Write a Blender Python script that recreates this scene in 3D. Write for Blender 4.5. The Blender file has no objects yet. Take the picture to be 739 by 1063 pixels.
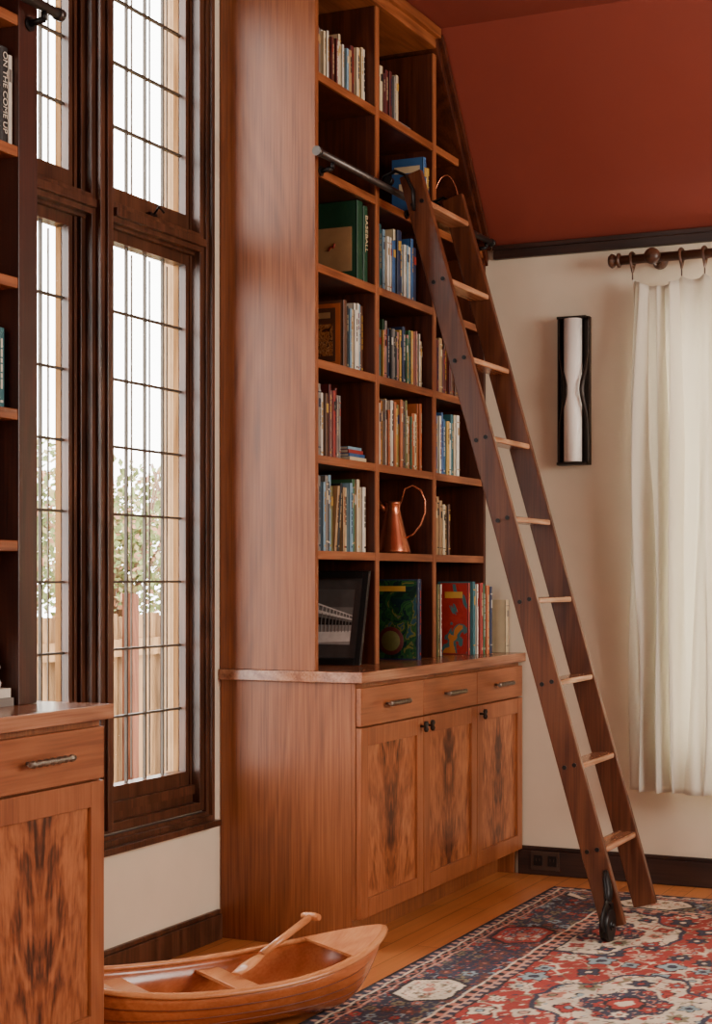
import bpy, math, random
from mathutils import Vector, Matrix
random.seed(11)
sc=bpy.context.scene
COL=sc.collection
# ------------------------------------------------------------ colours
def lin(c):
    return tuple(((v/255)/12.92 if v/255<=0.04045 else ((v/255+0.055)/1.055)**2.4) for v in c)
def newmat(name):
    m=bpy.data.materials.new(name); m.use_nodes=True
    nt=m.node_tree
    return m,nt,nt.nodes['Principled BSDF']
MC={}
def plain(name,rgb,rough=0.6,metal=0.0,noise=0.12,nscale=30,bump=0.0,spec=.5):
    if name in MC: return MC[name]
    m,nt,b=newmat(name)
    tc=nt.nodes.new('ShaderNodeTexCoord'); n=nt.nodes.new('ShaderNodeTexNoise')
    n.inputs['Scale'].default_value=nscale; n.inputs['Detail'].default_value=4
    nt.links.new(tc.outputs['Object'],n.inputs['Vector'])
    r=nt.nodes.new('ShaderNodeValToRGB'); l=lin(rgb)
    r.color_ramp.elements[0].position=0.3; r.color_ramp.elements[1].position=0.7
    r.color_ramp.elements[0].color=(*[v*(1-noise) for v in l],1)
    r.color_ramp.elements[1].color=(*[min(1,v*(1+noise)) for v in l],1)
    nt.links.new(n.outputs['Fac'],r.inputs['Fac']); nt.links.new(r.outputs['Color'],b.inputs['Base Color'])
    b.inputs['Roughness'].default_value=rough; b.inputs['Metallic'].default_value=metal
    b.inputs['Specular IOR Level'].default_value=spec
    if bump:
        bp=nt.nodes.new('ShaderNodeBump'); bp.inputs['Strength'].default_value=bump; bp.inputs['Distance'].default_value=0.01
        nt.links.new(n.outputs['Fac'],bp.inputs['Height']); nt.links.new(bp.outputs['Normal'],b.inputs['Normal'])
    MC[name]=m; return m
def wood(name,dark,mid,light,axis='Z',ring=26,scale=1.0,rough=0.38,match=False,calm=1.0,spec=.5,rw=.17,cw=.34):
    m,nt,b=newmat(name); N=nt.nodes; L=nt.links
    tc=N.new('ShaderNodeTexCoord'); oi=N.new('ShaderNodeObjectInfo')
    vec=tc.outputs['Object']
    if match:
        ab=N.new('ShaderNodeVectorMath'); ab.operation='ABSOLUTE'; L.new(vec,ab.inputs[0])
        sx=N.new('ShaderNodeSeparateXYZ'); L.new(ab.outputs[0],sx.inputs[0])
        s2=N.new('ShaderNodeSeparateXYZ'); L.new(vec,s2.inputs[0])
        # figure rises away from the joint like a feather
        fz=N.new('ShaderNodeMath'); fz.operation='MULTIPLY_ADD'; fz.inputs[1].default_value=-0.9; L.new(sx.outputs['Y'],fz.inputs[0]); L.new(s2.outputs['Z'],fz.inputs[2])
        cb=N.new('ShaderNodeCombineXYZ'); L.new(sx.outputs['X'],cb.inputs['X']); L.new(sx.outputs['Y'],cb.inputs['Y']); L.new(fz.outputs[0],cb.inputs['Z'])
        vec=cb.outputs[0]; absy=sx.outputs['Y']
    mu=N.new('ShaderNodeMath'); mu.operation='MULTIPLY'; mu.inputs[1].default_value=17.0
    L.new(oi.outputs['Random'],mu.inputs[0])
    ad=N.new('ShaderNodeVectorMath'); ad.operation='ADD'; L.new(vec,ad.inputs[0]); L.new(mu.outputs[0],ad.inputs[1])
    def mp(al,ac):
        p=N.new('ShaderNodeMapping'); s=[ac]*3; s['XYZ'.index(axis)]=al
        p.inputs['Scale'].default_value=s; L.new(ad.outputs[0],p.inputs['Vector']); return p
    p1=mp(0.6*scale,3.6*scale) if not match else mp(9.0*scale,18.0*scale)
    n1=N.new('ShaderNodeTexNoise'); n1.inputs['Scale'].default_value=1.0; n1.inputs['Detail'].default_value=2 if not match else 5; n1.inputs['Roughness'].default_value=0.45
    n1.inputs['Distortion'].default_value=0.3 if not match else 0.8
    L.new(p1.outputs[0],n1.inputs['Vector'])
    m1=N.new('ShaderNodeMath'); m1.operation='MULTIPLY'; m1.inputs[1].default_value=ring*3.0 if not match else ring; L.new(n1.outputs['Fac'],m1.inputs[0])
    sn=N.new('ShaderNodeMath'); sn.operation='SINE'; L.new(m1.outputs[0],sn.inputs[0])
    mr=N.new('ShaderNodeMapRange'); mr.inputs['From Min'].default_value=-1; mr.inputs['From Max'].default_value=1; L.new(sn.outputs[0],mr.inputs['Value'])
    p2=mp(4.0,150.0) if not match else mp(14.0,120.0)
    n2=N.new('ShaderNodeTexNoise'); n2.inputs['Scale'].default_value=1.0; n2.inputs['Detail'].default_value=4; L.new(p2.outputs[0],n2.inputs['Vector'])
    p3=mp(1.0,3.4) if not match else mp(12.0,40.0)
    n3=N.new('ShaderNodeTexNoise'); n3.inputs['Scale'].default_value=1.6; n3.inputs['Detail'].default_value=4; L.new(p3.outputs[0],n3.inputs['Vector'])
    def wsum(a,wa,c,wc):
        x=N.new('ShaderNodeMath'); x.operation='MULTIPLY'; x.inputs[1].default_value=wa; L.new(a,x.inputs[0])
        y=N.new('ShaderNodeMath'); y.operation='MULTIPLY_ADD'; y.inputs[1].default_value=wc; L.new(c,y.inputs[0]); L.new(x.outputs[0],y.inputs[2]); return y.outputs[0]
    s=wsum(mr.outputs[0],rw*calm if not match else 0.16,n2.outputs['Fac'],0.60*calm if not match else .5)
    y=N.new('ShaderNodeMath'); y.operation='MULTIPLY_ADD'; y.inputs[1].default_value=cw if not match else 0.66; L.new(n3.outputs['Fac'],y.inputs[0]); L.new(s,y.inputs[2]); s=y.outputs[0]
    o_=N.new('ShaderNodeMath'); o_.operation='ADD'; o_.inputs[1].default_value=.03+.38*(1-calm)+(.17-rw)*.5+(.34-cw)*.5 if not match else -.03; L.new(s,o_.inputs[0]); s=o_.outputs[0]
    if match:
        g=N.new('ShaderNodeMapRange'); g.inputs['From Min'].default_value=0.0; g.inputs['From Max'].default_value=0.13; g.inputs['To Min'].default_value=-0.20; g.inputs['To Max'].default_value=0.03
        wv=N.new('ShaderNodeMath'); wv.operation='MULTIPLY_ADD'; wv.inputs[1].default_value=0.16; L.new(n1.outputs['Fac'],wv.inputs[0])
        sb=N.new('ShaderNodeMath'); sb.operation='SUBTRACT'; sb.inputs[1].default_value=0.06; L.new(absy,sb.inputs[0]); L.new(sb.outputs[0],wv.inputs[2])
        L.new(wv.outputs[0],g.inputs['Value'])
        a2=N.new('ShaderNodeMath'); a2.operation='ADD'; L.new(s,a2.inputs[0]); L.new(g.outputs[0],a2.inputs[1]); s=a2.outputs[0]
    r=N.new('ShaderNodeValToRGB'); cr=r.color_ramp
    cr.elements[0].position=0.34; cr.elements[0].color=(*lin(dark),1)
    cr.elements[1].position=0.82; cr.elements[1].color=(*lin(light),1)
    e=cr.elements.new(0.57); e.color=(*lin(mid),1)
    L.new(s,r.inputs['Fac']); L.new(r.outputs['Color'],b.inputs['Base Color'])
    b.inputs['Roughness'].default_value=rough
    b.inputs['Specular IOR Level'].default_value=spec
    bp=N.new('ShaderNodeBump'); bp.inputs['Strength'].default_value=0.08; bp.inputs['Distance'].default_value=0.002
    L.new(n2.outputs['Fac'],bp.inputs['Height']); L.new(bp.outputs['Normal'],b.inputs['Normal'])
    return m
WV=wood('walnut_vertical',(88,44,23),(134,75,42),(162,98,58),rough=.38,spec=.45,rw=.07,cw=.22)
WH=wood('walnut_horizontal',(94,46,24),(138,77,43),(168,101,60),axis='Y',rough=.36)
WI=wood('walnut_interior_shaded',(44,18,10),(72,32,18),(94,47,28),spec=.35)  # darker copy of the walnut: shade inside the shelves put into the colour
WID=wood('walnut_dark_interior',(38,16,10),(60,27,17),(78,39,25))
WB=wood('walnut_crotch',(64,30,16),(138,75,42),(178,110,68),ring=13,match=True,rough=0.32)
WF=wood('walnut_frame',(108,55,30),(146,83,48),(170,104,65),axis='Z',rough=.36,calm=.9,rw=.1)
WFH=wood('walnut_frame_horizontal',(108,55,30),(146,83,48),(170,104,65),axis='Y',rough=.36,calm=.9,rw=.1)
WC=wood('walnut_counter',(104,60,42),(150,96,68),(180,126,94),axis='Y',rough=0.2)
WD=wood('dark_window_wood',(42,23,14),(72,42,27),(100,63,44),rough=0.32)
WDH=wood('dark_window_wood_horizontal',(42,23,14),(72,42,27),(100,63,44),axis='Y',rough=0.32)
AMB=wood('amber_reveal_wood',(104,72,44),(136,98,62),(160,120,80),rough=0.9,spec=.05)
WT=wood('dark_trim_wood',(28,15,11),(46,25,18),(62,37,27),axis='X',rough=0.4)
WRo=wood('rod_wood',(52,30,20),(80,50,34),(108,72,52),axis='X',rough=0.35)
WL=wood('ladder_wood',(62,30,17),(92,49,29),(116,69,43),rough=0.28)
WR=wood('ladder_tread_lit_wood',(130,80,52),(170,114,80),(206,154,118),axis='Y',rough=0.16)  # paler than the ladder rails: light reflecting off the treads painted in
WBo=wood('boat_wood',(142,72,35),(172,94,52),(196,118,70),axis='Y',rough=0.2,calm=.55)
WBo2=wood('boat_light_wood',(168,98,56),(196,126,78),(214,150,100),axis='Y',rough=0.22,calm=.55)
FEN=wood('fence_wood',(104,80,54),(138,106,74),(164,130,94),spec=.1,rough=.8)
POST=wood('red_post_wood',(66,36,26),(90,54,38),(110,70,52),spec=.1,rough=.8)
BLK=plain('blackened_metal',(30,28,28),0.4,0.6)
STEEL=plain('aged_steel',(84,78,74),0.38,0.85)
PEW=plain('pewter_pull_metal',(136,126,114),0.36,0.9,.35,120,.5)
DKN=plain('dark_knob_metal',(62,56,50),0.4,0.8,.3,120,.4)
BRZ=plain('dark_bronze',(48,38,32),0.4,0.6)
COP=plain('copper',(196,116,84),0.25,0.8)
LEAD=plain('lead_came',(78,68,58),0.6,0.2)
PAGE=plain('book_pages',(222,208,180),0.9,0,0.06,60)
WHT=plain('white_glass_tube',(246,240,230),0.3,0,0.01)
CERA=plain('white_ceramic',(226,222,214),0.4,0,0.04)
WALL=plain('cream_plaster',(222,207,183),0.9,0,0.03,6,0.15)
RED=plain('terracotta_paint',(128,50,33),0.7,0,0.03,4,0.05)
TAN=plain('tan_stone',(164,130,94),0.9,0,0.15,14)
WICK=plain('wicker',(150,104,62),0.8,0,0.3,60,.3)
# ------------------------------------------------------------ mesh builder
class MB:
    def __init__(s): s.v=[];s.f=[];s.m=[];s.s=[]
    def add(s,vs,fs,m=0,sm=False):
        o=len(s.v); s.v+= [Vector(p) for p in vs]
        for f in fs: s.f.append([i+o for i in f]); s.m.append(m); s.s.append(sm)
    def box(s,x0,x1,y0,y1,z0,z1,m=0):
        s.add([(x0,y0,z0),(x1,y0,z0),(x1,y1,z0),(x0,y1,z0),(x0,y0,z1),(x1,y0,z1),(x1,y1,z1),(x0,y1,z1)],
              [(0,3,2,1),(4,5,6,7),(0,1,5,4),(1,2,6,5),(2,3,7,6),(3,0,4,7)],m); return s
    def obox(s,c,a,b,d,m=0):
        c=Vector(c);a=Vector(a);b=Vector(b);d=Vector(d)
        if a.cross(b).dot(d)<0: a=-a
        vs=[c-a-b-d,c+a-b-d,c+a+b-d,c-a+b-d,c-a-b+d,c+a-b+d,c+a+b+d,c-a+b+d]
        s.add(vs,[(0,3,2,1),(4,5,6,7),(0,1,5,4),(1,2,6,5),(2,3,7,6),(3,0,4,7)],m); return s
    def tube(s,pts,r,n=12,m=0,closed=False,cap=True,flat=None):
        pts=[Vector(p) for p in pts]; k=len(pts)
        rs=r if isinstance(r,(list,tuple)) else [r]*k
        up=None; rings=[]
        for i in range(k):
            a=pts[i-1] if (i>0 or closed) else pts[i]; b=pts[(i+1)%k] if (i<k-1 or closed) else pts[i]
            t=(b-a).normalized()
            if up is None:
                up=Vector((0,0,1)) if abs(t.z)<0.9 else Vector((1,0,0))
            sd=t.cross(up)
            if sd.length<1e-5: sd=t.orthogonal()
            sd.normalize(); u2=sd.cross(t).normalized(); up=u2
            fa,fb=(1,1) if flat is None else flat
            rings.append([pts[i]+(sd*math.cos(2*math.pi*j/n)*fa+u2*math.sin(2*math.pi*j/n)*fb)*rs[i] for j in range(n)])
        vs=[p for r_ in rings for p in r_]; fs=[]
        for i in range(k if closed else k-1):
            i2=(i+1)%k
            for j in range(n):
                fs.append((i*n+j,i2*n+j,i2*n+(j+1)%n,i*n+(j+1)%n))
        o=len(s.v); s.add(vs,fs,m,True)
        if cap and not closed:
            s.f.append([o+j for j in range(n)]); s.m.append(m); s.s.append(False)
            s.f.append([o+(k-1)*n+j for j in reversed(range(n))]); s.m.append(m); s.s.append(False)
        return s
    def cyl(s,p0,p1,r,n=16,m=0): return s.tube([p0,p1],r,n,m)
    def lathe(s,c,prof,n=28,m=0,axis='Z'):
        vs=[];fs=[]
        for r,z in prof:
            for j in range(n):
                a=2*math.pi*j/n
                p=(r*math.cos(a),r*math.sin(a),z)
                if axis=='X': p=(p[2],p[0],p[1])
                if axis=='Y': p=(p[1],p[2],p[0])
                vs.append((c[0]+p[0],c[1]+p[1],c[2]+p[2]))
        for i in range(len(prof)-1):
            for j in range(n): fs.append((i*n+j,i*n+(j+1)%n,(i+1)*n+(j+1)%n,(i+1)*n+j))
        s.add(vs,fs,m,True); return s
    def prism(s,poly,axis,a0,a1,m=0):
        n=len(poly)
        def P(p,a):
            return (a,p[0],p[1]) if axis=='X' else ((p[0],a,p[1]) if axis=='Y' else (p[0],p[1],a))
        vs=[P(p,a0) for p in poly]+[P(p,a1) for p in poly]
        fs=[tuple(range(n)),tuple(reversed(range(n,2*n)))]+[(i,i+n,(i+1)%n+n,(i+1)%n) for i in range(n)]
        s.add(vs,fs,m); return s
    def obj(s,name,mats,parent=None,bevel=0,origin=None,label=None,category=None,group=None,kind=None,solid=0):
        if not isinstance(mats,(list,tuple)): mats=[mats]
        xs=[p.x for p in s.v];ys=[p.y for p in s.v];zs=[p.z for p in s.v]
        c=Vector(origin) if origin is not None else Vector(((min(xs)+max(xs))/2,(min(ys)+max(ys))/2,(min(zs)+max(zs))/2 if parent else min(zs)))
        me=bpy.data.meshes.new(name); me.from_pydata([p-c for p in s.v],[],s.f)
        for m in mats: me.materials.append(m)
        for i,p in enumerate(me.polygons): p.material_index=s.m[i]; p.use_smooth=s.s[i]
        me.update()
        import bmesh
        bm=bmesh.new(); bm.from_mesh(me); bmesh.ops.recalc_face_normals(bm,faces=bm.faces); bm.to_mesh(me); bm.free()
        o=bpy.data.objects.new(name,me); COL.objects.link(o)
        setw(o,c,parent)
        if solid:
            q=o.modifiers.new('s','SOLIDIFY'); q.thickness=solid; q.offset=0
        if bevel:
            q=o.modifiers.new('b','BEVEL'); q.width=bevel; q.segments=2; q.limit_method='ANGLE'; q.angle_limit=math.radians(40)
        attrs(o,label,category,group,kind)
        return o
WPOS={}
def setw(o,c,parent):
    WPOS[o.name]=Vector(c)
    if parent is not None:
        o.parent=parent; o.location=Vector(c)-WPOS[parent.name]
    else: o.location=c
def attrs(o,label=None,category=None,group=None,kind=None):
    if label:o['label']=label
    if category:o['category']=category
    if group:o['group']=group
    if kind:o['kind']=kind
def empty(name,loc,label,category,group=None,kind=None,parent=None):
    o=bpy.data.objects.new(name,None); o.empty_display_size=0.1; COL.objects.link(o); setw(o,loc,parent)
    attrs(o,label,category,group,kind); return o
# ------------------------------------------------------------ camera & calibration
F=1718.0; TH=math.atan(800/1718); CX,CZ=2.767,1.21
fx,fy=-math.sin(TH),math.cos(TH); rx,ry=math.cos(TH),math.sin(TH)
def Y_at(u,x):
    a=(u-370)/F; dx=fx+a*rx; dy=fy+a*ry
    return (x-CX)/dx*dy
cam=bpy.data.cameras.new('camera'); co=bpy.data.objects.new('camera',cam); COL.objects.link(co)
co.location=(CX,0,CZ); co.rotation_euler=(math.pi/2,0,TH)
cam.sensor_fit='HORIZONTAL'; cam.sensor_width=36; cam.lens=F/739*36; cam.shift_y=68.5/739; cam.clip_start=0.05
sc.camera=co
BY=6.446   # back wall
# ------------------------------------------------------------ shell
def floor_mat():
    m,nt,b=newmat('oak_floor'); N=nt.nodes; L=nt.links
    tc=N.new('ShaderNodeTexCoord'); mp=N.new('ShaderNodeMapping'); mp.inputs['Rotation'].default_value=(0,0,math.pi/2)
    L.new(tc.outputs['Object'],mp.inputs['Vector'])
    br=N.new('ShaderNodeTexBrick'); br.inputs['Scale'].default_value=1; br.inputs['Brick Width'].default_value=1.3; br.inputs['Row Height'].default_value=0.085
    br.inputs['Mortar Size'].default_value=0.0015; br.inputs['Color1'].default_value=(*lin((206,130,74)),1); br.inputs['Color2'].default_value=(*lin((182,108,58)),1); br.inputs['Mortar'].default_value=(*lin((90,46,22)),1)
    L.new(mp.outputs[0],br.inputs['Vector'])
    m2=N.new('ShaderNodeMapping'); m2.inputs['Scale'].default_value=(60,2,1); L.new(tc.outputs['Object'],m2.inputs['Vector'])
    n=N.new('ShaderNodeTexNoise'); n.inputs['Scale'].default_value=1; n.inputs['Detail'].default_value=5; L.new(m2.outputs[0],n.inputs['Vector'])
    mx=N.new('ShaderNodeMix'); mx.data_type='RGBA'; mx.blend_type='MULTIPLY'; mx.inputs['Factor'].default_value=0.45
    L.new(br.outputs['Color'],mx.inputs[6])
    r=N.new('ShaderNodeValToRGB'); r.color_ramp.elements[0].color=(.45,.45,.45,1); r.color_ramp.elements[1].color=(1.3,1.3,1.3,1)
    L.new(n.outputs['Fac'],r.inputs['Fac']); L.new(r.outputs['Color'],mx.inputs[7])
    L.new(mx.outputs[2],b.inputs['Base Color']); b.inputs['Roughness'].default_value=0.28
    return m
MB().box(-0.2,5.4,-1.8,BY+0.2,-0.1,0).obj('floor',floor_mat(),kind='structure')
WY0,WY1,WZ0,WZ1=3.49,4.755,0.43,3.3
WTK=-.125
w=MB(); w.box(WTK,0,-1.8,WY0,0,3.5); w.box(WTK,0,WY1,BY+.2,0,3.5); w.box(WTK,0,WY0,WY1,0,WZ0); w.box(WTK,0,WY0,WY1,WZ1,3.5)
w.obj('wall_left',WALL,kind='structure')
BX0,BX1,BZ0,BZ1=1.08,2.5,0.5,2.3
w=MB(); w.box(0,BX0,BY,BY+.2,0,2.9); w.box(BX1,5.2,BY,BY+.2,0,2.9); w.box(BX0,BX1,BY,BY+.2,0,BZ0); w.box(BX0,BX1,BY,BY+.2,BZ1,2.9)
w.obj('wall_back',WALL,kind='structure')
MB().box(5.2,5.4,-1.8,BY+.2,0,3.5).obj('wall_right',WALL,kind='structure')
MB().box(0,5.2,-1.8,-1.6,0,3.5).obj('wall_front',WALL,kind='structure')
SLZ,SLY,CEZ=2.58,5.90,3.32
MB().prism([(-1.6,CEZ),(SLY,CEZ),(BY,SLZ),(BY,3.5),(-1.6,3.5)],'X',0,5.2).obj('ceiling',RED,kind='structure')
w=MB(); w.box(.40,5.2,BY-.026,BY,2.522,2.572); w.box(.40,5.2,BY-.038,BY,2.556,2.576)
w.obj('trim_1',WT,kind='structure',bevel=.003)
w=MB(); w.box(.506,5.2,BY-.02,BY,0,.1); w.box(.506,5.2,BY-.014,BY,.1,.115)
w.obj('baseboard_back',WT,kind='structure',bevel=.003)
w=MB(); w.box(0,.02,3.40,4.84,0,.085); w.box(0,.014,3.40,4.84,.085,.1)
w.obj('baseboard_left',WD,kind='structure',bevel=.003)
w=MB(); w.box(-.155,-.126,WY1-.006,WY1+.10,WZ0-.1,WZ1); w.box(-.155,-.126,WY0-.10,WY0,WZ0-.1,WZ1); w.box(-.125,-.105,WY1-.006,WY1-.001,WZ0+.031,WZ1)
w.obj('trim_2',TAN,kind='structure')
# ------------------------------------------------------------ window with leaded lights
def glass_mat():
    m=bpy.data.materials.new('window_glass'); m.use_nodes=True; nt=m.node_tree; N=nt.nodes; N.clear()
    o=N.new('ShaderNodeOutputMaterial'); t=N.new('ShaderNodeBsdfTransparent'); g=N.new('ShaderNodeBsdfGlossy'); g.inputs['Roughness'].default_value=0.05
    x=N.new('ShaderNodeMixShader'); x.inputs[0].default_value=0.04
    nt.links.new(t.outputs[0],x.inputs[1]); nt.links.new(g.outputs[0],x.inputs[2]); nt.links.new(x.outputs[0],o.inputs[0]); return m
GL=glass_mat()
win=empty('window_1',(0,4.12,.4),'dark wood casement window with leaded glass panes','window',kind='structure')
fr=MB()
Yo0,Yo1=3.465,4.782
def ring(mb,x0,x1,y0,y1,z0,z1,t):
    mb.box(x0,x1,y0,y0+t,z0,z1); mb.box(x0,x1,y1-t,y1,z0,z1); mb.box(x0,x1,y0+t,y1-t,z0,z0+t); mb.box(x0,x1,y0+t,y1-t,z1-t,z1)
SA=[(3.553,4.063),(4.215,4.725)]
ring(fr,0,.018,Yo0,Yo1,.395,3.31,.045)
ring(fr,0,.03,Yo0+.010,Yo1-.010,.41,3.30,.018)
ring(fr,-.03,.008,Yo0+.042,Yo1-.042,.445,3.27,.028)
fr.box(-.10,-.02,Yo0+.03,SA[0][0],.46,3.255); fr.box(-.10,-.02,SA[1][1],Yo1-.03,.46,3.255)
fr.box(-.10,-.02,SA[0][0],SA[1][1],.46,.50); fr.box(-.10,-.02,SA[0][0],SA[1][1],3.22,3.255)
fr.box(-.10,-.015,4.063,4.215,.46,3.27); fr.box(-.015,.008,4.085,4.193,.46,3.27); fr.box(-.015,.026,4.105,4.173,.46,3.27); fr.box(-.02,.036,4.128,4.150,.46,3.27)
for (a,b_) in ((Yo0+.06,4.085),(4.193,Yo1-.06)):
    fr.box(-.10,-.012,a,b_,2.27,2.35); fr.box(-.09,.012,a,b_,2.28,2.34); fr.box(-.02,.026,a,b_,2.297,2.322)
fr.box(-.02,.05,Yo0,Yo1,.39,.41)
for yy in (SA[0][1],SA[1][1]): fr.box(-.101,-.077,yy-.002,yy+.001,.50,3.22,1)
fr.obj('frame',[WD,AMB],parent=win,bevel=.003)
for k,(a,b_) in enumerate(SA):
    for (z0,z1,rows,bt) in ((.50,2.27,8,.075),(2.35,3.22,4,.05)):
        sh=MB(); t=.042
        sh.box(-.075,-.03,a,a+t,z0,z1); sh.box(-.075,-.03,b_-t,b_,z0,z1); sh.box(-.075,-.03,a+t,b_-t,z0,z0+bt); sh.box(-.075,-.03,a+t,b_-t,z1-t*.8,z1)
        sh.box(-.06,-.024,a+.008,a+.022,z0,z1); sh.box(-.06,-.024,b_-.022,b_-.008,z0,z1)
        sh.box(-.0755,-.0565,b_-t-.002,b_-.001,z0+bt,z1-t*.8,1)
        if z0<1: sh.box(-.06,-.012,a+.01,b_-.01,z0,z0+.03)
        so=sh.obj('sash',[WD,AMB],parent=win)
        g0,g1,h0,h1=a+t,b_-t,z0+bt,z1-t*.8
        MB().box(-.055,-.052,g0,g1,h0,h1).obj('pane',GL,parent=so)
        ld=MB(); nc=4
        for i in range(1,nc):
            y=g0+(g1-g0)*i/nc; ld.box(-.058,-.048,y-.0035,y+.0035,h0,h1)
        for i in range(1,rows):
            z=h0+(h1-h0)*i/rows; ld.box(-.059,-.047,g0,g1,z-.0035,z+.0035)
        for i in range(0,nc+1):
            y=g0+(g1-g0)*i/nc; ld.box(-.104,-.10,y-.0028,y+.0028,h0,h1)
        ld.obj('lead_came',LEAD,parent=so)
MB().box(-.03,-.012,4.44,4.48,2.352,2.36).tube([(-.01,4.46,2.358),(.012,4.45,2.375),(.02,4.47,2.36)],.004,8).obj('latch',BLK,parent=win)
MB().box(-.124,-.105,WY0+.002,WY1-.008,WZ0+.001,WZ0+.03).obj('sill',WDH,parent=win)
w2=empty('window_2',(1.8,BY,.5),'dark framed window behind the linen curtain','window',kind='structure')
f2=MB(); t=.05
f2.box(BX0,BX0+t,BY+.03,BY+.1,BZ0,BZ1); f2.box(BX1-t,BX1,BY+.03,BY+.1,BZ0,BZ1); f2.box(BX0+t,BX1-t,BY+.03,BY+.1,BZ0,BZ0+t); f2.box(BX0+t,BX1-t,BY+.03,BY+.1,BZ1-t,BZ1)
f2.box(1.78,1.84,BY+.04,BY+.09,BZ0+t,BZ1-t); f2.obj('frame',WD,parent=w2)
MB().box(BX0+t,BX1-t,BY+.06,BY+.063,BZ0+t,BZ1-t).obj('pane',GL,parent=w2)
# ------------------------------------------------------------ bookcase (large)
S=[1.30,1.615,1.93,2.245,2.56,2.875]
CT=.905
X1=.36
bc=empty('bookcase',(.18,5.65,CT),'tall built-in walnut bookcase with angled top beside window','bookcase')
Y0=4.853; D1,D2=5.35,5.885
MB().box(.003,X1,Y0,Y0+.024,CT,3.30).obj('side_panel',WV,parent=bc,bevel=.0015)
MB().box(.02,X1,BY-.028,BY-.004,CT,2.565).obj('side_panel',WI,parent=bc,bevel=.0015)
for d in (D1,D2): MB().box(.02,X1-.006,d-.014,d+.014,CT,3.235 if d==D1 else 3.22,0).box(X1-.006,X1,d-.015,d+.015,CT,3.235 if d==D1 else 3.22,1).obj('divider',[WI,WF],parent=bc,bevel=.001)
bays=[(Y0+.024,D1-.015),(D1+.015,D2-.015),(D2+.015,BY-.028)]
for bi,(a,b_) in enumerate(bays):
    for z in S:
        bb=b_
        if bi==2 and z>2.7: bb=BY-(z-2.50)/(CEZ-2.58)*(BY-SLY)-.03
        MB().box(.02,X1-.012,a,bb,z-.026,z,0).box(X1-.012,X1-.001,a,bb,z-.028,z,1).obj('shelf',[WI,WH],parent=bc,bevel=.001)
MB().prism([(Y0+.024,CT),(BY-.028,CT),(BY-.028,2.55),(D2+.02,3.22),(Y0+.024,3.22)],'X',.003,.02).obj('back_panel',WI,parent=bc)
MB().box(.02,X1+.012,Y0-.0,SLY-.03,3.236,3.31).box(X1,X1+.03,Y0-.0,SLY-.02,3.275,3.312).obj('crown',WH,parent=bc,bevel=.003)
dy,dz=BY-SLY,CEZ-SLZ; ln=math.hypot(dy,dz); ny,nz=-dz/ln,-dy/ln
def off(p,d): return (p[0]+ny*d,p[1]+nz*d)
A_=(SLY+.01,CEZ-.02); B_=(BY-.006,SLZ-.004)
MB().prism([off(A_,.01),off(B_,.01),(BY-.006,2.50),off(A_,.062)],'X',.02,X1+.012).prism([off(A_,.008),off(B_,.008),off(B_,.03),off(A_,.03)],'X',X1+.012,X1+.03).obj('sloping_top',WI,parent=bc,bevel=.002)
# ------------------------------------------------------------ base cabinet
def pull(parent,p,axis,ln):
    mb=MB(); x,y,z=p
    n=14 if axis=='Y' else 4
    if axis=='Y':
        pts=[(x+.026,y-ln/2+ln*i/n,z) for i in range(n+1)]; ends=[(x,y-ln*.36,z),(x,y+ln*.36,z)]
    else:
        pts=[(x+.022,y,z-ln/2+ln*i/n) for i in range(n+1)]; ends=[(x,y,z)]
    mb.tube(pts,[.0062+.0032*(i%2) for i in range(n+1)],10)
    for e in ends: mb.cyl(e,(x+.026,e[1],e[2]),.0045,8)
    return mb.obj('handle',PEW if axis=='Y' else DKN,parent=parent,label='hammered pewter bar handle' if axis=='Y' else 'small dark metal door knob')
def base(Ya,Yb,n,label,handle_sides,endpanel=True):
    cab=empty('base_cabinet',(.25,(Ya+Yb)/2,0),label,'cabinet')
    b=MB(); b.box(.003,.49,Ya,Ya+.02,.0,.868); b.box(.003,.49,Yb-.02,Yb,.0,.868); b.box(.02,.47,Ya+.02,Yb-.02,.1,.12); b.box(.003,.02,Ya+.02,Yb-.02,.1,.868)
    b.box(.40,.42,Ya+.02,Yb-.02,0,.1)
    b.box(.49,.503,Ya,Yb,.1,.868); b.box(.02,.49,Ya+.02,Yb-.02,.85,.868)
    b.obj('body',WV,parent=cab,bevel=.0015)
    wd=(Yb-Ya)/n; X=.503
    for i in range(n):
        a=Ya+wd*i+(.002 if i else .004); c=Ya+wd*(i+1)-(.002 if i<n-1 else .01)
        dr=MB().box(X,X+.02,a,c,.728,.852).obj('drawer',WFH,parent=cab,bevel=.002)
        pull(dr,(X+.02,(a+c)/2,.792),'Y',.175)
        z0,z1=.102,.722; st=.055
        d=MB().box(X,X+.02,a,a+st,z0,z1).box(X,X+.02,c-st,c,z0,z1).box(X,X+.02,a+st,c-st,z0,z0+st*1.1).box(X,X+.02,a+st,c-st,z1-st*1.1,z1)
        do=d.obj('door',WF,parent=cab,bevel=.0015)
        MB().box(X+.002,X+.010,a+st-.002,c-st+.002,z0+st*1.1-.002,z1-st*1.1+.002).obj('panel',WB,parent=do,label='book-matched crotch walnut panel')
        sd=handle_sides[i]; hy=c-.028 if sd>0 else a+.028
        pull(do,(X+.02,hy,.69),'Z',.038)
    return cab
base(4.856,BY-.004,3,'walnut base cabinet with three drawers and figured doors',[1,-1,-1])
MB().box(.003,.535,4.842,BY-.003,.869,.9045).obj('countertop',WC,bevel=.002,label='walnut countertop of the base cabinet beside window',category='countertop')
base(1.86,3.385,3,'walnut base cabinet carrying a bookcase beside the window',[1,-1,-1])
MB().box(.003,.535,1.85,3.40,.869,.9045).obj('countertop',WC,bevel=.002,label='pale walnut countertop below the dark bookcase',category='countertop')
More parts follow.
